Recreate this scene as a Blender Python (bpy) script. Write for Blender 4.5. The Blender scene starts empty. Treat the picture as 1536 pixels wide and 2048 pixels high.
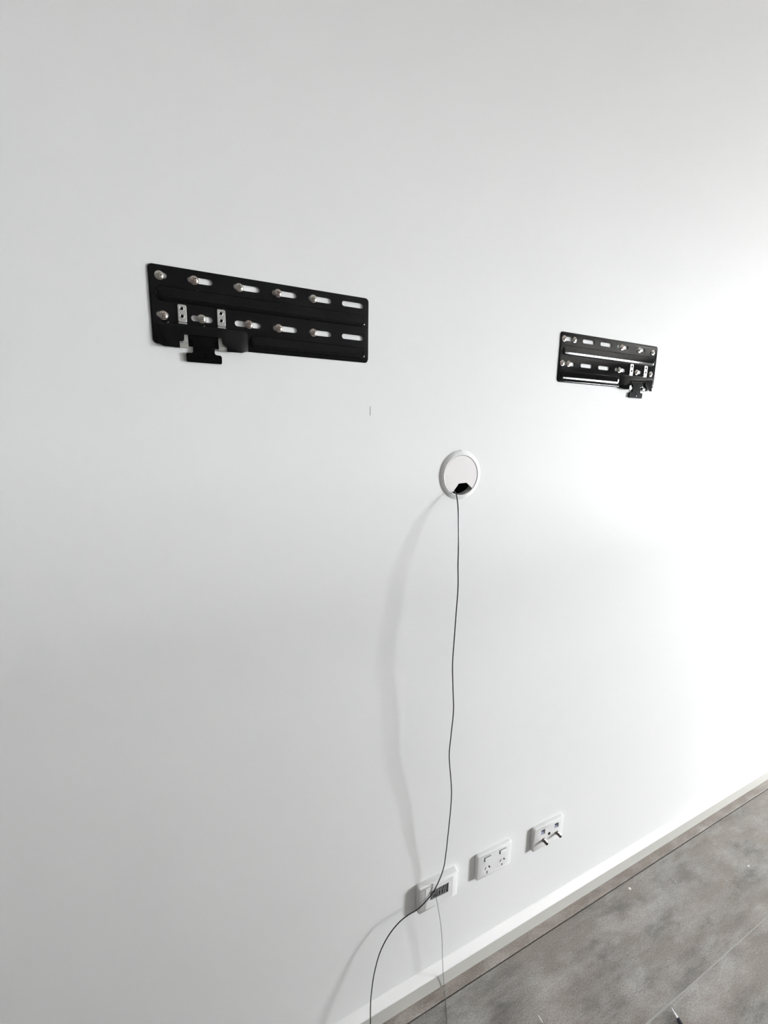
import bpy, bmesh, math, random
from mathutils import Vector, Matrix
from mathutils.geometry import tessellate_polygon

# ------------------------------------------------------------------ camera
S = bpy.context.scene
COL = S.collection
FZ = 498.6                       # height (mm) of the measuring origin above the floor
YAW, PITCH, ROLL = 0.4496589571937471, 0.17681735506020796, 0.015666643029574198
fw = Vector((math.sin(YAW) * math.cos(PITCH), math.cos(YAW) * math.cos(PITCH), -math.sin(PITCH)))
rt = Vector((math.cos(YAW), -math.sin(YAW), 0))
up = rt.cross(fw)
r2 = math.cos(ROLL) * rt + math.sin(ROLL) * up
u2 = -math.sin(ROLL) * rt + math.cos(ROLL) * up
cd = bpy.data.cameras.new('camera')
cd.sensor_fit = 'HORIZONTAL'
cd.sensor_width = 36.0
cd.lens = 36.0 * 858.12 / 1536.0
cd.clip_start = 0.02
co = bpy.data.objects.new('camera', cd)
COL.objects.link(co)
m = Matrix((r2, u2, -fw)).transposed().to_4x4()
m.translation = Vector((0.0, -0.73762, (906.6 + FZ) / 1000))
co.matrix_world = m
S.camera = co

# ------------------------------------------------------------------ daylight
WX = 7.0                                   # right-hand wall with the glazed opening
WINDOWS = [(-3.55, -2.35, 0.55, 2.15), (-6.00, -4.20, 0.90, 1.30)]     # y0, y1, z0, z1
world = bpy.data.worlds.new('sky')
S.world = world
world.use_nodes = True
nt = world.node_tree
bg = nt.nodes['Background']
bg.inputs[0].default_value = (0.96, 0.98, 1.0, 1)
bg.inputs[1].default_value = 60.0
for WY0, WY1, WZ0, WZ1 in WINDOWS:
    pl = bpy.data.lights.new('window_daylight', 'AREA')      # portal: steers sampling to the opening, emits nothing itself
    pl.shape = 'RECTANGLE'
    pl.size = WZ1 - WZ0
    pl.size_y = WY1 - WY0
    pl.cycles.is_portal = True
    po = bpy.data.objects.new('window_daylight', pl)
    po.location = (WX + 0.02, (WY0 + WY1) / 2, (WZ0 + WZ1) / 2)
    po.rotation_euler = (0, math.radians(90), 0)
    COL.objects.link(po)

S.view_settings.view_transform = 'Standard'
S.view_settings.look = 'None'
S.view_settings.gamma = 1.0
S.view_settings.use_curve_mapping = False
S.view_settings.exposure = 1.29
S.cycles.max_bounces = 16
S.cycles.diffuse_bounces = 10

random.seed(7)

# ------------------------------------------------------------------ materials
def mat(name, col, rough=0.5, metal=0.0, spec=0.5, coat=0.0):
    mm = bpy.data.materials.new(name)
    mm.use_nodes = True
    b = mm.node_tree.nodes['Principled BSDF']
    b.inputs['Base Color'].default_value = (*col, 1)
    b.inputs['Roughness'].default_value = rough
    b.inputs['Metallic'].default_value = metal
    b.inputs['Specular IOR Level'].default_value = spec
    b.inputs['Coat Weight'].default_value = coat
    return mm

def nodes(mm):
    return mm.node_tree.nodes, mm.node_tree.links, mm.node_tree.nodes['Principled BSDF']

def add_bump(mm, scale, strength, dist, detail=2.0, coord='Object'):
    n, l, b = nodes(mm)
    tc = n.new('ShaderNodeTexCoord')
    ns = n.new('ShaderNodeTexNoise')
    ns.inputs['Scale'].default_value = scale
    ns.inputs['Detail'].default_value = detail
    bp = n.new('ShaderNodeBump')
    bp.inputs['Strength'].default_value = strength
    bp.inputs['Distance'].default_value = dist
    l.new(tc.outputs[coord], ns.inputs['Vector'])
    l.new(ns.outputs['Fac'], bp.inputs['Height'])
    l.new(bp.outputs['Normal'], b.inputs['Normal'])
    return ns

def add_tone(mm, scale, c0, c1, detail=4.0, stretch=(1, 1, 1)):
    n, l, b = nodes(mm)
    tc = n.new('ShaderNodeTexCoord')
    mp = n.new('ShaderNodeMapping')
    mp.inputs['Scale'].default_value = stretch
    ns = n.new('ShaderNodeTexNoise')
    ns.inputs['Scale'].default_value = scale
    ns.inputs['Detail'].default_value = detail
    rp = n.new('ShaderNodeValToRGB')
    rp.color_ramp.elements[0].position = 0.3
    rp.color_ramp.elements[1].position = 0.7
    rp.color_ramp.elements[0].color = (*c0, 1)
    rp.color_ramp.elements[1].color = (*c1, 1)
    l.new(tc.outputs['Object'], mp.inputs['Vector'])
    l.new(mp.outputs['Vector'], ns.inputs['Vector'])
    l.new(ns.outputs['Fac'], rp.inputs['Fac'])
    l.new(rp.outputs['Color'], b.inputs['Base Color'])

M = {}
M['wall'] = mat('white_wall_paint', (0.80, 0.805, 0.80), 0.62, spec=0.3)
add_bump(M['wall'], 900, 0.12, 0.0004, 3)
M['room'] = mat('grey_room_paint', (0.16, 0.16, 0.16), 0.8, spec=0.2)
M['ceil'] = mat('ceiling_paint', (0.86, 0.86, 0.85), 0.8, spec=0.2)
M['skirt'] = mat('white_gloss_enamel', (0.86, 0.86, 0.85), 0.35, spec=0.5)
M['skirt_face'] = mat('shade_toned_skirting_face', (0.56, 0.56, 0.525), 0.45, spec=0.4)  # shade of the upright face put into a darker tone than the bevel
add_bump(M['skirt'], 120, 0.08, 0.0005, 3)
M['black'] = mat('black_powder_coat', (0.0025, 0.0025, 0.003), 0.08, spec=0.25)
M['black_matte'] = mat('black_plastic', (0.004, 0.004, 0.004), 0.12, spec=0.1)
M['steel'] = mat('zinc_steel', (0.62, 0.62, 0.60), 0.42, metal=0.85)
add_bump(M['steel'], 2500, 0.15, 0.0002, 2)
M['screw'] = mat('plated_screw', (0.60, 0.53, 0.49), 0.25, metal=1.0)
M['screw2'] = mat('bright_screw', (0.62, 0.60, 0.55), 0.25, metal=1.0)
M['plastic'] = mat('white_plastic', (0.80, 0.80, 0.80), 0.32, spec=0.5)
M['plastic2'] = mat('warm_white_plastic', (0.76, 0.73, 0.73), 0.4, spec=0.4)
M['grey'] = mat('grey_cavity_plastic', (0.24, 0.24, 0.24), 0.6)
M['bristle'] = mat('grey_nylon_bristle', (0.27, 0.275, 0.27), 0.7)
M['cavity'] = mat('dark_cavity', (0.02, 0.018, 0.018), 0.8, spec=0.1)
M['bluejack'] = mat('violet_blue_jack', (0.10, 0.10, 0.24), 0.35)
M['shutter'] = mat('smoky_violet_shutter', (0.30, 0.31, 0.44), 0.3)
M['indicator'] = mat('dark_green_indicator', (0.012, 0.022, 0.018), 0.6, spec=0.2)
M['conn'] = mat('nickel_connector', (0.30, 0.27, 0.255), 0.25, metal=1.0)
M['cable'] = mat('dark_glossy_cable', (0.030, 0.027, 0.028), 0.14, spec=0.7)
M['cord'] = mat('grey_draw_cord', (0.10, 0.10, 0.11), 0.35)
M['navy'] = mat('navy_black_barrel', (0.008, 0.009, 0.022), 0.25, spec=0.5)
M['chrome'] = mat('chrome_tip', (0.85, 0.85, 0.85), 0.12, metal=1.0)
M['chip'] = mat('white_plaster', (0.75, 0.74, 0.71), 0.9, spec=0.1)
M['dust'] = mat('pale_dust', (0.38, 0.37, 0.35), 0.95, spec=0.05)
M['ground'] = mat('pale_paving', (0.32, 0.31, 0.30), 0.9, spec=0.1)
M['frame'] = mat('window_frame_paint', (0.7, 0.7, 0.7), 0.4)
M['subfloor'] = mat('dark_underlay', (0.03, 0.028, 0.026), 0.9, spec=0.1)

def floor_material(name, dark, light, warm, dust):
    mm = mat(name, dark, 0.5, spec=0.35)
    n, l, b = nodes(mm)
    tc = n.new('ShaderNodeTexCoord')
    oi = n.new('ShaderNodeObjectInfo')
    mul = n.new('ShaderNodeVectorMath'); mul.operation = 'SCALE'
    cmb = n.new('ShaderNodeCombineXYZ')
    l.new(oi.outputs['Random'], cmb.inputs[0])
    l.new(oi.outputs['Random'], cmb.inputs[1])
    l.new(cmb.outputs[0], mul.inputs[0]); mul.inputs['Scale'].default_value = 17.0
    addv = n.new('ShaderNodeVectorMath'); addv.operation = 'ADD'
    geo = n.new('ShaderNodeNewGeometry')
    l.new(geo.outputs['Position'], addv.inputs[0]); l.new(mul.outputs[0], addv.inputs[1])
    def noise(stretch, scale, detail, rough=0.55, src=addv.outputs[0]):
        mp = n.new('ShaderNodeMapping'); mp.inputs['Scale'].default_value = stretch
        ns = n.new('ShaderNodeTexNoise')
        ns.inputs['Scale'].default_value = scale
        ns.inputs['Detail'].default_value = detail
        ns.inputs['Roughness'].default_value = rough
        l.new(src, mp.inputs['Vector']); l.new(mp.outputs[0], ns.inputs['Vector'])
        return ns.outputs['Fac']
    def ramp(src, p0, p1, c0=(0, 0, 0), c1=(1, 1, 1)):
        rp = n.new('ShaderNodeValToRGB')
        rp.color_ramp.elements[0].position = p0; rp.color_ramp.elements[1].position = p1
        rp.color_ramp.elements[0].color = (*c0, 1); rp.color_ramp.elements[1].color = (*c1, 1)
        l.new(src, rp.inputs['Fac']); return rp.outputs['Color']
    def mix(fac, a, bb, f=None):
        mx = n.new('ShaderNodeMix'); mx.data_type = 'RGBA'
        if f is not None: mx.inputs['Factor'].default_value = f
        if fac is not None: l.new(fac, mx.inputs['Factor'])
        if isinstance(a, tuple): mx.inputs['A'].default_value = (*a, 1)
        else: l.new(a, mx.inputs['A'])
        if isinstance(bb, tuple): mx.inputs['B'].default_value = (*bb, 1)
        else: l.new(bb, mx.inputs['B'])
        return mx.outputs['Result']
    grain = noise((1.0, 4.0, 1.0), 7.0, 8, 0.66)
    base = ramp(grain, 0.32, 0.68, dark, light)
    cloud = noise((1.0, 2.2, 1.0), 4.2, 4)
    base = mix(ramp(cloud, 0.42, 0.66), base, warm)
    smear = noise((1.0, 2.0, 1.0), 5.0, 7, 0.68)
    base = mix(ramp(smear, 0.46, 0.80), base, dust)
    fine = noise((1.0, 1.0, 1.0), 300.0, 4, 0.8)
    spk = ramp(fine, 0.3, 0.7, (0.55, 0.55, 0.55), (1.45, 1.45, 1.45))
    mx = n.new('ShaderNodeMix'); mx.data_type = 'RGBA'; mx.blend_type = 'MULTIPLY'
    mx.inputs['Factor'].default_value = 1.0
    l.new(base, mx.inputs['A']); l.new(spk, mx.inputs['B'])
    l.new(mx.outputs['Result'], b.inputs['Base Color'])
    rr = ramp(smear, 0.4, 0.75, (0.36, 0.36, 0.36), (0.7, 0.7, 0.7))
    l.new(rr, b.inputs['Roughness'])
    bp = n.new('ShaderNodeBump'); bp.inputs['Strength'].default_value = 0.25
    bp.inputs['Distance'].default_value = 0.0006
    l.new(grain, bp.inputs['Height']); l.new(bp.outputs[0], b.inputs['Normal'])
    return mm
M['board'] = floor_material('dusty_grey_oak', (0.14, 0.130, 0.120), (0.31, 0.292, 0.272), (0.255, 0.226, 0.204), (0.46, 0.448, 0.43))
M['strip'] = floor_material('scuffed_tan_oak', (0.23, 0.20, 0.18), (0.36, 0.32, 0.29), (0.28, 0.245, 0.22), (0.52, 0.49, 0.46))

# ------------------------------------------------------------------ mesh helpers (millimetres in, metres out)
class MB:
    def __init__(self): self.v = []; self.f = []
    def add(self, vs, fs):
        o = len(self.v); self.v += [tuple(x) for x in vs]; self.f += [tuple(i + o for i in f) for f in fs]; return self
    def box(self, x0, x1, y0, y1, z0, z1):
        vs = [(x, y, z) for x in (x0, x1) for y in (y0, y1) for z in (z0, z1)]
        return self.add(vs, [(0, 1, 3, 2), (4, 6, 7, 5), (0, 4, 5, 1), (2, 3, 7, 6), (0, 2, 6, 4), (1, 5, 7, 3)])
    def loft(self, loops, cap0=True, cap1=True, closed=True):
        o = len(self.v); k = len(loops[0])
        for lp in loops: self.v += [tuple(p) for p in lp]
        for i in range(len(loops) - 1):
            for j in range(k if closed else k - 1):
                a = o + i * k + j; b = o + i * k + (j + 1) % k
                self.f.append((a, b, b + k, a + k))
        for flag, i in ((cap0, 0), (cap1, len(loops) - 1)):
            if flag:
                for t in tessellate_polygon([[Vector(p) for p in loops[i]]]):
                    self.f.append(tuple(o + i * k + q for q in t))
        return self
    def mesh(self, name, material, sharp=32):
        me = bpy.data.meshes.new(name)
        me.from_pydata([(x / 1000, y / 1000, z / 1000) for x, y, z in self.v], [], self.f)
        bm = bmesh.new(); bm.from_mesh(me)
        bmesh.ops.remove_doubles(bm, verts=bm.verts, dist=1e-7)
        bmesh.ops.recalc_face_normals(bm, faces=bm.faces)
        for f in bm.faces: f.smooth = True
        bm.to_mesh(me); bm.free()
        me.set_sharp_from_angle(angle=math.radians(sharp))
        me.materials.append(material)
        return me
    def build(self, name, material, parent=None, loc=(0, 0, 0), sharp=32):
        return link(name, self.mesh(name, material, sharp), parent, loc)

def link(name, me, parent=None, loc=(0, 0, 0)):
    o = bpy.data.objects.new(name, me)
    COL.objects.link(o)
    o.location = [c / 1000 for c in loc]
    if parent: o.parent = parent
    return o

def tag(o, label=None, cat=None, group=None, kind=None):
    if label: o['label'] = label
    if cat: o['category'] = cat
    if group: o['group'] = group
    if kind: o['kind'] = kind
    return o

def thing(name, label, cat, loc, group=None):
    o = bpy.data.objects.new(name, None)
    o.empty_display_size = 0.02
    COL.objects.link(o)
    o.location = [c / 1000 for c in loc]
    return tag(o, label, cat, group)

def rrect(x0, z0, x1, z1, r, n=6, ins=0.0):
    x0 += ins; z0 += ins; x1 -= ins; z1 -= ins; r = max(r - ins, 0.05)
    pts = []
    for cx, cz, a0 in ((x1 - r, z1 - r, 0), (x0 + r, z1 - r, 90), (x0 + r, z0 + r, 180), (x1 - r, z0 + r, 270)):
        for i in range(n + 1):
            a = math.radians(a0 + 90 * i / n)
            pts.append((cx + r * math.cos(a), cz + r * math.sin(a)))
    return pts

def slot(x0, x1, zc, r, n=8):
    return rrect(x0, zc - r, x1, zc + r, r - 0.01, n)

def circle(cx, cz, r, n=32, a0=0.0):
    return [(cx + r * math.cos(a0 + 2 * math.pi * i / n), cz + r * math.sin(a0 + 2 * math.pi * i / n)) for i in range(n)]

def at(pts, y): return [(x, y, z) for x, z in pts]

def holed(mb, loops, holes, hole_back=None, back=False):
    """loft of outer loops (3-D, last = front), front face with holes, walls of the holes going back"""
    yf = loops[-1][0][1]; yb = loops[0][0][1] if hole_back is None else hole_back
    mb.loft(loops, cap0=False, cap1=False)
    for y, outer in ((yf, loops[-1]),) + (((yb, loops[0]),) if back else ()):
        rings = [[Vector(p) for p in outer]] + [[Vector(p) for p in at(h, y)] for h in holes]
        flat = [p for rg in rings for p in rg]
        mb.add([tuple(p) for p in flat], [tuple(t) for t in tessellate_polygon(rings)])
    for h in holes:
        mb.loft([at(h, yb), at(h, yf)], False, False)
    return mb

def catmull(pts, per=8):
    out = []
    P = [Vector(p) for p in pts]; P = [2 * P[0] - P[1]] + P + [2 * P[-1] - P[-2]]
    for i in range(1, len(P) - 2):
        for k in range(per):
            t = k / per
            a, b, c, d = P[i - 1], P[i], P[i + 1], P[i + 2]
            out.append(0.5 * ((2 * b) + (c - a) * t + (2 * a - 5 * b + 4 * c - d) * t * t + (3 * b - a - 3 * c + d) * t ** 3))
    out.append(P[-2]); return out

def tube(mb, pts, r, n=10):
    loops = []; nrm = None
    for i, p in enumerate(pts):
        t = (pts[min(i + 1, len(pts) - 1)] - pts[max(i - 1, 0)]).normalized()
        if nrm is None: nrm = t.orthogonal().normalized()
        nrm = (nrm - t * nrm.dot(t)).normalized()
        bn = t.cross(nrm)
        rr = r[i] if isinstance(r, list) else r
        loops.append([tuple(p + nrm * rr * math.cos(2 * math.pi * k / n) + bn * rr * math.sin(2 * math.pi * k / n)) for k in range(n)])
    o = len(mb.v)
    mb.loft(loops, False, False)
    mb.f.append(tuple(o + k for k in range(n)))
    mb.f.append(tuple(o + (len(loops) - 1) * n + k for k in range(n)))
    return mb

def lathe_y(mb, prof, cx=0, cz=0, n=48, closed=False):
    """prof: list of (radius, y)"""
    loops = [at(circle(cx, cz, r, n), y) for r, y in prof]
    mb.loft(loops, False, False)
    return mb

# ------------------------------------------------------------------ room shell (z=0 floor)
X0, X1, YB, ZC = -1700, WX * 1000, -6600, 2700
GX, GZ = 531.0, 827.5 + FZ               # grommet centre
w = MB()
holed(w, [[(X0, 110, 0), (X1, 110, 0), (X1, 110, ZC), (X0, 110, ZC)], [(X0, 0, 0), (X1, 0, 0), (X1, 0, ZC), (X0, 0, ZC)]],
      [circle(GX, GZ, 41.5, 48)])
w.v += [(X0, 110, 0), (X1, 110, 0), (X1, 110, ZC), (X0, 110, ZC)]; k = len(w.v); w.f.append((k - 4, k - 3, k - 2, k - 1))
wall = tag(w.build('wall_back', M['wall']), 'smooth white painted wall carrying the two black brackets', kind='structure')
mk = MB()
mk.loft([[(325.3 + dx, y, 958 - i * 1.6 + FZ) for dx, y in ((-0.7, 0), (-0.3, -0.5), (0.3, -0.6), (0.7, 0))] for i in range(11)])
tag(mk.build('paint_run', M['wall'], wall), 'short raised paint run')
tag(MB().box(X0 - 100, X0, YB, 110, 0, ZC).build('wall_left', M['room']), kind='structure')
tag(MB().box(X0 - 100, X1 + 100, YB - 100, YB, 0, ZC).build('wall_front', M['room']), kind='structure')
tag(MB().box(X0 - 100, X1 + 100, YB - 100, 110, ZC, ZC + 100).build('ceiling', M['ceil']), kind='structure')
wr = MB(); yy = YB
for a, b_, c, d in [[q * 1000 for q in wdw] for wdw in reversed(WINDOWS)] :
    wr.box(X1, X1 + 100, yy, a, 0, ZC); wr.box(X1, X1 + 100, a, b_, d, ZC); wr.box(X1, X1 + 100, a, b_, 0, c); yy = b_
wr.box(X1, X1 + 100, yy, 110, 0, ZC)
tag(wr.build('wall_right', M['room']), kind='structure')
for k, (a, b_, c, d) in enumerate([[q * 1000 for q in wdw] for wdw in WINDOWS]):
    wf = MB()
    wf.box(X1 - 8, X1 + 60, a, a + 35, c, d); wf.box(X1 - 8, X1 + 60, b_ - 35, b_, c, d)
    wf.box(X1 - 8, X1 + 60, a + 35, b_ - 35, d - 35, d); wf.box(X1 - 8, X1 + 60, a + 35, b_ - 35, c, c + 35)
    tag(wf.build('window_%d' % (k + 1), M['frame']), kind='structure')
tag(MB().box(X1 + 100, X1 + 16000, -12000, 10000, -220, -120).build('ground_outside', M['ground']), kind='structure')

# unseen half-height block, added to shade the lower left of the wall
tag(MB().box(3200, 3500, -3000, -1550, 0, 1150).build('added_shade_block', M['room']), kind='structure')

# floor: dark underlay with real boards on top
fl = tag(MB().box(X0 - 100, X1 + 100, YB - 100, 110, -60, -14).build('floor', M['subfloor']),
         'dusty grey timber board floor', kind='structure')
def board(x0, x1, y0, y1, material):
    mb = MB(); g = 0.35
    lo = [(x0, y0, -14), (x1, y0, -14), (x1, y1, -14), (x0, y1, -14)]
    hi = [(x0, y0, -g), (x1, y0, -g), (x1, y1, -g), (x0, y1, -g)]
    tp = [(x0 + g, y0 + g, 0), (x1 - g, y0 + g, 0), (x1 - g, y1 - g, 0), (x0 + g, y1 - g, 0)]
    mb.loft([lo, hi, tp])
    mb.build('floor_board', material, fl, sharp=10)
xs = [X0, 210, 2880, X1]
for i in range(3): board(xs[i] + .4, xs[i + 1] - .4, -42.6, -2, M['strip'])
y = -45.2; row = 0
while y > YB:
    y1 = max(y - 248, YB)
    cuts = [X0] + [q for q in ((280, 2950) if row == 0 else (-60, 2400) if row == 1 else (700 * (row % 3) - 500, 700 * (row % 3) + 1900)) if X0 < q < X1] + [X1]
    for i in range(len(cuts) - 1): board(cuts[i] + .4, cuts[i + 1] - .4, y1, y, M['board'])
    y = y1 - 0.5; row += 1

# pale dust packed along the second board joint
random.seed(11)
mb = MB(); L = []
for i in range(120):
    xx = 880 + i * 9.0; hw = 0.15 + max(0, 1.7 * math.sin(i * 0.13) * math.sin(i * 0.047 + 1)) + random.uniform(0, 0.7)
    yc = -293.4 - (0.0)
    L.append([(xx, yc - 0.8 - random.uniform(0, 0.5), 0.02), (xx, yc + 0.6, 0.35), (xx, yc + hw, 0.3), (xx, yc + hw + 1.0, 0.02)])
mb.loft(L)
tag(mb.build('joint_dust', M['dust'], fl), 'line of pale dust in a board joint', kind='stuff')

# skirting
sk = MB()
prof = [(0, 41.4), (-17.9, 41.4), (-17.5, 43.0), (-16.4, 44.2), (-4.0, 54.2), (-1.5, 56.2), (0, 57.0)]
sk.loft([[(x, yy, zz) for yy, zz in prof] for x in (X0, X1)])
skb = tag(sk.build('baseboard_back', M['skirt'], sharp=50), 'low white skirting board with a splayed top edge', kind='structure')
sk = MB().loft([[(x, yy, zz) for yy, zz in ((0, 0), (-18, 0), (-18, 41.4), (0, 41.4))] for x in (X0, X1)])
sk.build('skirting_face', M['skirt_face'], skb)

# ------------------------------------------------------------------ TV wall brackets
W, H = 340.2, 107.8
def screw_mesh():
    mb = MB(); n = 48
    rs = [0.0] + [0.45 * i for i in range(1, 12)] + [5.0, 5.2, 6.2, 6.4, 6.4]
    loops = []
    for j, r in enumerate(rs):
        lp = []
        for i in range(n):
            an = 2 * math.pi * i / n; x = r * math.cos(an); z = r * math.sin(an)
            if r <= 4.96:
                y = -1.6 - 2.3 * math.sqrt(max(0, 1 - (r / 5.35) ** 2))
                if (abs(x) < 0.62 and abs(z) < 2.9) or (abs(z) < 0.62 and abs(x) < 2.9): y += 1.9
            else:
                y = {5.0: -1.7, 5.2: -1.4, 6.2: -1.2, 6.4: -0.8}[r]
                if j == len(rs) - 1: y = 1.5
            lp.append((x, y, z))
        loops.append(lp)
    mb.loft(loops[1:], False, False)
    o = len(mb.v); mb.v.append((0, loops[1][0][1], 0))
    for i in range(n): mb.f.append((o, i, (i + 1) % n))
    return mb
SCREW = [screw_mesh().mesh('screw', M['screw'], 35), screw_mesh().mesh('screw', M['screw2'], 35)]
DY = 1.4
YF = -3.6                               # front face of the pressed plate

def bracket(label, x, ztop, mirror, screws):
    t = thing('wall_bracket', label, 'bracket', (x, 0, ztop - H + FZ), 'black TV wall brackets')
    mx = (lambda u: W - u) if mirror else (lambda u: u)
    def uv(pts): return [(mx(u), H - v) for u, v in pts]
    def rr(u0, v0, u1, v1, r, n=6, ins=0): return uv(rrect(u0, v0, u1, v1, r, n, ins))
    holes = []
    for vc, spans in ((14.4, ((8.5, 24), (51, 85.2), (114.9, 154.1), (173.1, 212.6), (232, 271.4), (290.4, 329.7))),
                      (67.3, ((7.2, 23.6), (53, 82.8), (114.7, 154), (172.9, 212.4), (232, 271.3), (290.2, 329.8)))):
        for s in spans: holes.append(uv(slot(s[0], s[1], vc, 4.2)))
    mb = MB()
    loops = []
    for ins, yy in ((0, -0.2), (0, -0.6), (0.2, -1.1), (0.6, -1.6), (1.3, -2.0), (2.2, YF + DY)):
        loops.append(at(rr(0, 0, W, H, 6.5, 6, ins), yy))
    holed(mb, loops, holes, back=True)
    mb.build('mounting_plate', M['black'], t)
    # pressed stiffening ribs with rounded shoulders
    def rib(u0, v0, u1, v1, sl):
        mb = MB()
        vm = (v0 + v1) / 2
        def ring(ins, ytop, ybot):
            return [(mx(u), YF + (ytop if v < vm else ybot), H - v) for u, v in rrect(u0, v0, u1, v1, 7.5, 6, ins)]
        mb.loft([ring(0, .4, .4), ring(0.05, 0, 0), ring(0.5, -.35, -.2), ring(1.9, -2.15, -2.08 + sl), ring(2.3, -2.25, -2.18 + sl), ring(5.6, -2.25, -2.18), ring(6.0, -2.25, -2.25)])
        mb.build('stiffening_rib', M['black'], t, (0, DY, 0), sharp=4)
    rib(8.0, 27.8, 332.6, 48.8, 0.58)
    rib(136.0, 82.4, 332.6, 102.0, 0.44)
    # raised hook carrier with a notch for the latch
    front = [(14.5, 111.6), (35.4, 111.6), (35.4, 103.2), (36.2, 102.4), (39.6, 102.2), (41.4, 100.6), (41.8, 97), (42.2, 92.4),
             (94.2, 92.4), (94.6, 97), (95.2, 100.6), (97.0, 102.2), (100.2, 102.4), (101, 103.2), (101, 111.6), (122.3, 111.6),
             (122.3, 84.5), (119, 81), (18, 81), (14.5, 84.5)]
    base = list(front)
    base[0] = (6, 107); base[15] = (134, 107); base[16] = (134.5, 80); base[17] = (128, 76); base[18] = (12, 76); base[19] = (6, 80)
    mid = [((a[0] + 2 * b[0]) / 3, (a[1] + 2 * b[1]) / 3) for a, b in zip(base, front)]
    inner = list(front)
    mb = MB(); mb.loft([at(uv(base), YF + 0.5), at(uv(mid), -7.6), at(uv(front), -9.2)])
    mb.build('hook_carrier', M['black'], t, (0, DY, 0))
    # zinc spring clips
    for u0, side in ((35.5, 1), (89.5, -1)):
        u1 = u0 + 11.6; uc = (u0 + u1) / 2 - 0.4
        mb = MB()
        holed(mb, [at(rr(u0, 50.6, u1, 75, 2.2, 4), YF + .3), at(rr(u0, 50.6, u1, 75, 2.2, 4), -5.2), at(rr(u0, 50.6, u1, 75, 2.2, 4, .4), -5.6)],
              [uv(circle(uc, 56.3, 2.5, 20)), uv(circle(uc, 66.9, 2.5, 20))], back=True)
        cl = mb.build('spring_clip', M['steel'], t, (0, DY, 0))
        mb = MB()
        for vc in (56.3, 66.9):
            lathe_y(mb, [(3.3, -5.55), (3.2, -6.0), (2.7, -6.2), (2.3, -5.9), (2.2, -3.5)], *uv([(uc, vc)])[0], n=24)
        mb.build('clip_eyelet', M['steel'], cl)
        mb = MB()
        path = [(75.5, -5.5), (77.4, -4.9), (80.4, -4.2), (80.4, -3.4), (77, -4.1), (75.5, -4.5)]
        mb.loft([[(mx(u), yy, H - v) for v, yy in path] for u in (u0, u1)])
        mb.build('clip_fold', M['steel'], cl)
        mb = MB()
        path = [(88, -4.6), (103, -4.6), (104.2, -5.2), (105.2, -7.6), (106.6, -8.2), (108, -7.2), (109.6, -7.4), (111.4, -6.6),
                (111.4, -5.6), (109.4, -6.2), (107.8, -6.0), (106.4, -6.8), (104.6, -4.2), (103, -3.7), (88, -3.7)]
        mb.loft([[(mx(u), yy, H - v) for v, yy in path] for u in (u0, u1)])
        mb.build('clip_hook', M['steel'], cl, sharp=25)
    # T-shaped latch
    T = [(46.5, 90), (91, 90), (89, 96), (83.6, 100), (83.4, 114.6), (84.2, 116.6), (86.2, 117.6), (91.6, 117.8), (93.4, 119.6), (93.2, 128.6), (92, 130.2),
         (45, 130.4), (43.4, 129), (43.2, 119), (44.6, 117.6), (50.6, 117.4), (52.4, 116.4), (53, 114.6), (53, 100), (48, 96)]
    cx, cz = 68, 112
    def sc(k): return [(cx + (u - cx) * (1 - k / 25), cz + (v - cz) * (1 - k / 20)) for u, v in T]
    mb = MB(); mb.loft([at(uv(T), -2.6), at(uv(T), -5.0), at(uv(sc(0.5)), -5.5)])
    la = mb.build('latch_tab', M['black_matte'], t, (0, DY, 0))
    mb = MB()
    tube(mb, catmull([Vector((mx(u), -5.5, H - v)) for u, v in ((70.5, 116), (70.4, 121), (70.3, 125), (68.8, 126.6), (66.6, 125.6), (65.8, 124.4))], 4), 0.45, 6)
    mb.build('embossed_mark', M['black'], la)
    mb = MB(); mb.box(*sorted((mx(54), mx(82.4))), -6.0, -5.2, H - 112.4, H - 111.2)
    mb.build('bend_crease', M['black'], la)
    for k, (u, v, tone, rot) in enumerate(screws):
        s = link('screw', SCREW[tone], t, (u, YF + DY, H - v))
        s.rotation_euler = (0, math.radians(rot), 0)
    return t

bracket('black slotted steel bracket nearer the camera, its T-shaped latch under the left end', -20.75, 1140.96, False,
        [(14.6, 15.1, 1, 20), (60.2, 14.8, 0, 50), (123.4, 15.2, 1, 10), (182.2, 14.8, 0, 65), (240.1, 14.8, 1, 5),
         (16.3, 68.6, 0, 35), (67.6, 67.2, 1, 40), (135.7, 67.2, 0, 12), (182.1, 67.4, 0, 70), (239.4, 67.7, 0, 25)])
bracket('smaller-looking black slotted steel bracket farther right, its T-shaped latch under the right end', 782.53, 1139.29, True,
        [(9.4, 14.6, 0, 15), (41.3, 14.6, 1, 60), (202.8, 15.2, 0, 30), (267.0, 15.2, 1, 45), (320.2, 16.0, 1, 10),
         (9.5, 66.8, 0, 55), (28.6, 66.9, 0, 20), (201.4, 67.6, 1, 75), (265.8, 68.0, 0, 33), (321.0, 68.4, 1, 48)])

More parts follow.
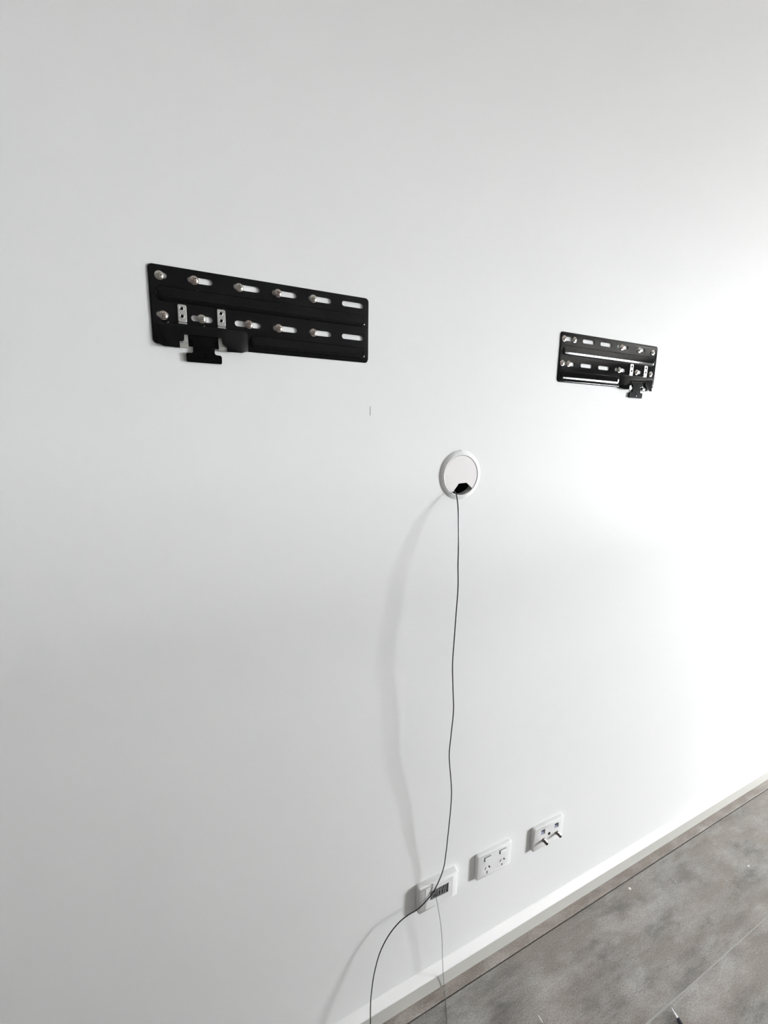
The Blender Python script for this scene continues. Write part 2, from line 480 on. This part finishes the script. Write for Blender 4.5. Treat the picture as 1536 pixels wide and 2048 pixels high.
# ------------------------------------------------------------------ cable grommet
g = thing('cable_grommet', 'round white plastic cable grommet with a notched cap in the wall', 'grommet', (GX, 0, GZ))
mb = MB()
lathe_y(mb, [(40.2, 11), (41.2, 11), (41.2, -0.05), (51.2, -0.05), (51.3, -0.7), (50.7, -1.2), (44.0, -4.3), (42.6, -4.8), (41.5, -4.6), (41.1, -4.0), (40.9, 0), (40.2, 11)], n=72)
mb.build('flange', M['plastic'], g, sharp=28)
mb = MB()
NT = [(-19.8, -36.2), (-5.4, -17.2), (14.4, -16.0), (30.6, -29.4)]
def arc(r, ins=0):
    a0 = math.atan2(NT[3][1], NT[3][0]); a1 = math.atan2(NT[0][1], NT[0][0]) + 2 * math.pi
    return [(r * math.cos(a0 + (a1 - a0) * i / 60), r * math.sin(a0 + (a1 - a0) * i / 60)) for i in range(61)] + NT[1:3]
mb.loft([at(arc(40.6), -1.2), at(arc(40.6), -3.7), at(arc(40.1), -4.1)])
mb.build('cap', M['plastic2'], g, sharp=25)
mb = MB(); lathe_y(mb, [(40.1, 44), (0.01, 44)], n=48); lathe_y(mb, [(39.9, 45), (0.01, 45)], n=48)
lathe_y(mb, [(40.1, 44), (40.1, 11)], n=48); lathe_y(mb, [(40.1, 11), (41.2, 12), (41.2, 45), (39.9, 45)], n=48)
mb.build('wall_cavity', M['cavity'], g)
mb = MB(); mb.box(-2.2, 1.6, -2.2, -0.3, 50.2, 51.9); mb.build('locating_tab', M['plastic'], g)

# ------------------------------------------------------------------ wall plates
PW, PH = 114.0, 74.7
def plate(name, label, cat, x, ztop, depth, holes, hole_back):
    t = thing(name, label, cat, (x, 0, ztop - PH + FZ), None)
    mb = MB()
    pr = [(0, -0.1), (0, -0.55 * depth), (0.3, -0.8 * depth), (1.0, -0.94 * depth), (2.2, -depth)]
    holed(mb, [at(rrect(0, 0, PW, PH, 5.0, 6, i), y) for i, y in pr], holes, hole_back)
    mb.build('face_plate', M['plastic'], t, sharp=40)
    return t
def V(pts): return [(u, PH - v) for u, v in pts]

# brush plate
D = 15.0
x1_, z1_ = 457.9, -161.2
win = V(rrect(31.5, 20.6, 84.6, 48.0, 0.8, 3))
t = plate('brush_wall_plate', 'white wall plate with a grey brush-filled cable slot, leftmost of three', 'wall plate', x1_, z1_, D, [win], -5.0)
mb = MB()
holed(mb, [at(V(rrect(18.0, 7.6, 97.8, 68.2, 1.0, 3)), -D + .3), at(V(rrect(18.0, 7.6, 97.8, 68.2, 1.0, 3)), -D - 0.3), at(V(rrect(18.0, 7.6, 97.8, 68.2, 1.0, 3, .4)), -D - 0.6)], [win], hole_back=-D + .3, back=True)
mb.build('cover_insert', M['plastic'], t)
mb = MB(); mb.add(at([(30, PH - 50), (86, PH - 50), (86, PH - 19), (30, PH - 19)], -5.2), [(0, 1, 2, 3)])
mb.build('slot_back', M['grey'], t)
mb = MB(); random.seed(3)
for row, (va, vb) in enumerate(((20.8, 35.4), (47.4, 33.8))):
    n = 46
    for i in range(n):
        u = 32.2 + 51.6 * i / (n - 1) + random.uniform(-.3, .3); du = random.uniform(-1.6, 1.6)
        ya = -12.0 - random.uniform(0, 2.4); e = vb + random.uniform(-1.5, 1.5)
        q = 0.42
        mb.loft([[(u - q, ya - q, PH - va), (u + q, ya - q, PH - va), (u, ya + q, PH - va)],
                 [(u + du - q, ya - q, PH - e), (u + du + q, ya - q, PH - e), (u + du, ya + q, PH - e)]])
br = tag(mb.build('brush_bristles', M['bristle'], t), 'grey nylon bristles', kind='stuff')
mb = MB(); mb.box(31.6, 84.5, -13.5, -6, PH - 21.9, PH - 20.7); mb.box(31.6, 84.5, -13.5, -6, PH - 47.9, PH - 46.4)
mb.build('brush_holder', M['cavity'], t)

# double power socket
D = 10.0
x2_, z2_ = 635.3, -160.4
def wedge(uc, vc, ang, hw=1.7, hl=4.5):
    ca, sa = math.cos(math.radians(ang)), math.sin(math.radians(ang))
    return V([(uc + a * ca - b * sa, vc + a * sa + b * ca) for a, b in ((-hw, -hl), (hw, -hl), (hw, hl), (-hw, hl))])
holes = []
for uc in (33.6, 83.6):
    holes += [wedge(uc - 6.4, 46.6, 30), wedge(uc + 6.4, 46.6, -30), wedge(uc, 61.0, 0)]
sw = [V(rrect(u, 11.6, u + 23.0, 23.6, 2.0, 4)) for u in (20.8, 71.2)]
t = plate('power_socket', 'white double power socket between the brush plate and the antenna plate', 'power socket', x2_, z2_, D, holes + sw, -8.6)
mb = MB(); mb.add(at([(8, 5), (106, 5), (106, 68), (8, 68)], -8.7), [(0, 1, 2, 3)]); mb.build('pin_cavity', M['cavity'], t)
for u in (20.8, 71.2):
    mb = MB(); n = 14
    yfun = lambda v: -D - 0.5 - 1.9 * ((v - 11.9) / 11.4)
    lp = rrect(u + 3.0, 14.3, u + 22.9, 23.5, 2.0, 4); lp2 = rrect(u + 3.0, 14.3, u + 22.9, 23.5, 2.0, 4, .7)
    mb.loft([[(a, -4.3, PH - b) for a, b in lp], [(a, yfun(b) + .5, PH - b) for a, b in lp], [(a, yfun(b), PH - b) for a, b in lp2]])
    s = mb.build('rocker_switch', M['plastic'], t)
    mb = MB(); mb.add(at(V(rrect(u - .3, 11.3, u + 23.2, 23.8, 2.0, 4)), -D + 0.9), [tuple(range(20))]); mb.build('switch_gap', M['indicator'], s)
    mb = MB(); mb.box(u + 8, u + 16, -0.4, 0.2, -1.2, 1.2)
    ind = mb.build('rocker_ridge', M['plastic'], s, (0, yfun(19), PH - 19))

# antenna and data plate
x3_, z3_ = 830.1, -163.8
jk = [V(rrect(u - 7.4, 13.6, u + 7.6, 29.0, 0.8, 3)) for u in (33.6, 85.6)]
cxh = [V(circle(58.4, 37.3, 5.2, 28))]
t = plate('antenna_data_plate', 'white wall plate with two metal connectors and blue jacks, rightmost of three', 'wall plate', x3_, z3_, D, jk + cxh, -3.5)
mb = MB(); mb.add(at([(48, 26), (68, 26), (68, 48), (48, 48)], -3.6), [(0, 1, 2, 3)]); mb.build('socket_back', M['cavity'], t)
for u in (33.6, 85.6):
    mb = MB(); mb.add(at(V([(u - 8.4, 12.6), (u + 8.6, 12.6), (u + 8.6, 30), (u - 8.4, 30)]), -3.6), [(0, 1, 2, 3)])
    j = mb.build('data_jack', M['bluejack'], t)
    mb = MB()
    for k in range(8): mb.box(u - 4.6 + k * 1.25, u - 4.2 + k * 1.25, -8.5, -3.7, PH - 19.5, PH - 18.9)
    mb.build('jack_contacts', M['conn'], j)
    mb = MB(); mb.loft([at(V(rrect(u - 6.8, 21.4, u + 5.4, 28.6, 0.6, 2)), -4.4), at(V(rrect(u - 6.8, 21.4, u + 5.4, 28.6, 0.6, 2)), -8.4)])
    mb.build('jack_shutter', M['shutter'], j)
mb = MB(); lathe_y(mb, [(5.1, -3.6), (5.1, -9.4), (3.9, -9.8), (3.3, -9.4), (3.2, -4)], 58.4, PH - 37.3, 28)
cx = mb.build('coaxial_socket', M['conn'], t)
mb = MB(); lathe_y(mb, [(0.9, -3.6), (0.9, -8.8), (0.2, -9.2)], 58.4, PH - 37.3, 12); mb.build('centre_pin', M['cavity'], cx)
for u, v in ((37.0, 47.6), (88.6, 46.4)):
    mb = MB(); lathe_y(mb, [(6.0, -9.8), (6.0, -12.6), (5.4, -12.9), (4.4, -13.0)], u, PH - v, 6)
    cn = mb.build('antenna_connector', M['conn'], t, sharp=20)
    mb = MB(); pr = [(4.5, -12.8)]
    for k in range(9): pr += [(4.6, -13.2 - k * 1.2), (4.1, -13.8 - k * 1.2)]
    pr += [(4.4, -24.2), (3.8, -24.9), (3.0, -24.9), (2.9, -21)]
    lathe_y(mb, pr, u, PH - v, 28)
    th = mb.build('threaded_barrel', M['conn'], cn)
    mb = MB(); lathe_y(mb, [(3.0, -22.8), (0.6, -22.8), (0.01, -22.6)], u, PH - v, 20); mb.build('barrel_bore', M['cavity'], th)

# ------------------------------------------------------------------ cables
def ray(px, py, y=None, z=None):
    """where the line of sight through a measured photo point meets the plane y (mm) or height z (mm above floor)"""
    d = (px - 768) / 858.12 * r2 - (py - 1024) / 858.12 * u2 + fw
    c = co.matrix_world.translation * 1000
    k = (y - c[1]) / d[1] if y is not None else (z - c[2]) / d[2]
    return c + k * d
pts = [Vector((GX - 10, 34, GZ - 12)), Vector((GX - 16, 12, GZ - 31)), ray(909, 983, y=-4), ray(913, 991, y=-13)]
for px, py, y in ((916, 1015, -24), (917, 1050, -33), (917, 1090, -40), (916, 1130, -46), (916, 1175, -50), (912, 1230, -53), (908, 1285, -55), (905, 1330, -55), (906, 1380, -54),
                  (907, 1420, -53), (903, 1462, -52), (899, 1500, -50), (899, 1525, -48), (903, 1580, -44), (901, 1620, -40), (897, 1660, -36), (892, 1705, -30),
                  (886, 1740, -24), (870, 1778, -19), (853, 1801, -18), (836, 1818, -19), (815, 1831, -20), (796, 1847, -22), (776, 1873, -22), (760, 1905, -25), (750, 1940, -28), (744, 1975, -33), (741, 2015, -40)):
    pts.append(ray(px, py, y=y))
q = pts[-1]
pts += [Vector((q.x - 6, -56, 24)), Vector((q.x - 26, -90, 2.2)), Vector((q.x - 80, -130, 1.6)), Vector((q.x - 190, -150, 1.6)), Vector((q.x - 320, -120, 1.6))]
mb = MB(); tube(mb, catmull(pts, 8), 1.25, 10)
tag(mb.build('hanging_cable', M['cable'], sharp=80), 'thin dark glossy cable hanging from the round grommet past the brush plate', 'cable')

pts = [Vector((x1_ + 47, -5.5, z1_ - 33 + FZ)), Vector((x1_ + 48.4, -12, z1_ - 38 + FZ)), ray(871.5, 1793, y=-19), ray(873, 1799, y=-24.5)]
for px, py, y in ((875.5, 1812, -28), (879, 1832, -29), (882, 1853, -28.5), (884, 1880, -27.5), (885, 1920, -26), (886.5, 1950, -24), (888.5, 1974, -22)):
    pts.append(ray(px, py, y=y))
pts += [ray(889.5, 1987, z=1.2), ray(891.5, 2010, z=0.9), ray(893.5, 2048, z=0.9), ray(880, 2110, z=0.9), ray(840, 2150, z=0.9)]
mb = MB(); tube(mb, catmull(pts, 8), 0.62, 8)
tag(mb.build('draw_cord', M['cord'], sharp=80), 'very thin grey cord dropping from the brush slot over the skirting board', 'cord')

# ------------------------------------------------------------------ things on the floor
tip = ray(1343, 2016, z=3.0); dirn = (ray(1364, 2052, z=3.0) - tip).normalized()
t = thing('marker_pen', 'silver-tipped dark pen lying on the floor at the bottom edge', 'pen', (tip.x, tip.y, 0))
def pen(name, material, prof, n=20):
    mb = MB(); side = Vector((-dirn.y, dirn.x, 0)); ax = Vector((0, 0, 1)); L = []
    for s, r in prof:
        c = Vector((0, 0, 4.2)) + dirn * s
        L.append([tuple(c + side * r * math.cos(2 * math.pi * k / n) + ax * r * math.sin(2 * math.pi * k / n)) for k in range(n)])
    mb.loft(L); return mb.build(name, material, t)
pen('silver_tip', M['chrome'], [(0, .5), (1.2, 1.1), (14, 2.9), (20, 3.3), (21, 3.2)])
pen('barrel', M['navy'], [(20.6, 3.4), (22, 4.0), (60, 4.2), (128, 4.2), (132, 3.6)])
pen('end_button', M['chrome'], [(131.5, 2.4), (138, 2.4), (139, 2.0)])
def chip(label, px, py, sx, sy, sz, seed):
    random.seed(seed); c = ray(px, py, z=0.5); mb = MB()
    lp = []
    for zz, k in ((0, 1.0), (0.5, 1.05), (1, .5)):
        lp.append([(sx * k * math.cos(a) * random.uniform(.75, 1.2), sy * k * math.sin(a) * random.uniform(.75, 1.2), sz * zz) for a in [i * math.pi / 4 for i in range(8)]])
    mb.loft(lp)
    tag(mb.build('plaster_crumb', M['chip'], None, (c.x, c.y, 0)), label, 'crumb', 'plaster crumbs on the floor')
chip('tiny white plaster crumb on the floor near the right edge of the picture', 1497, 1732, 4.2, 2.4, 2.4, 1)
chip('elongated white plaster crumb lying mid-floor, between the skirting crumb and the right edge', 1351, 1765, 1.6, 4.6, 2.0, 2)
chip('dusty white plaster crumb on the floor closest to the skirting board', 1259, 1777, 5.0, 4.0, 1.6, 3)
chip('thin pale plaster sliver at the bottom edge left of the pen', 1081, 2038, 1.4, 9.0, 1.0, 4)
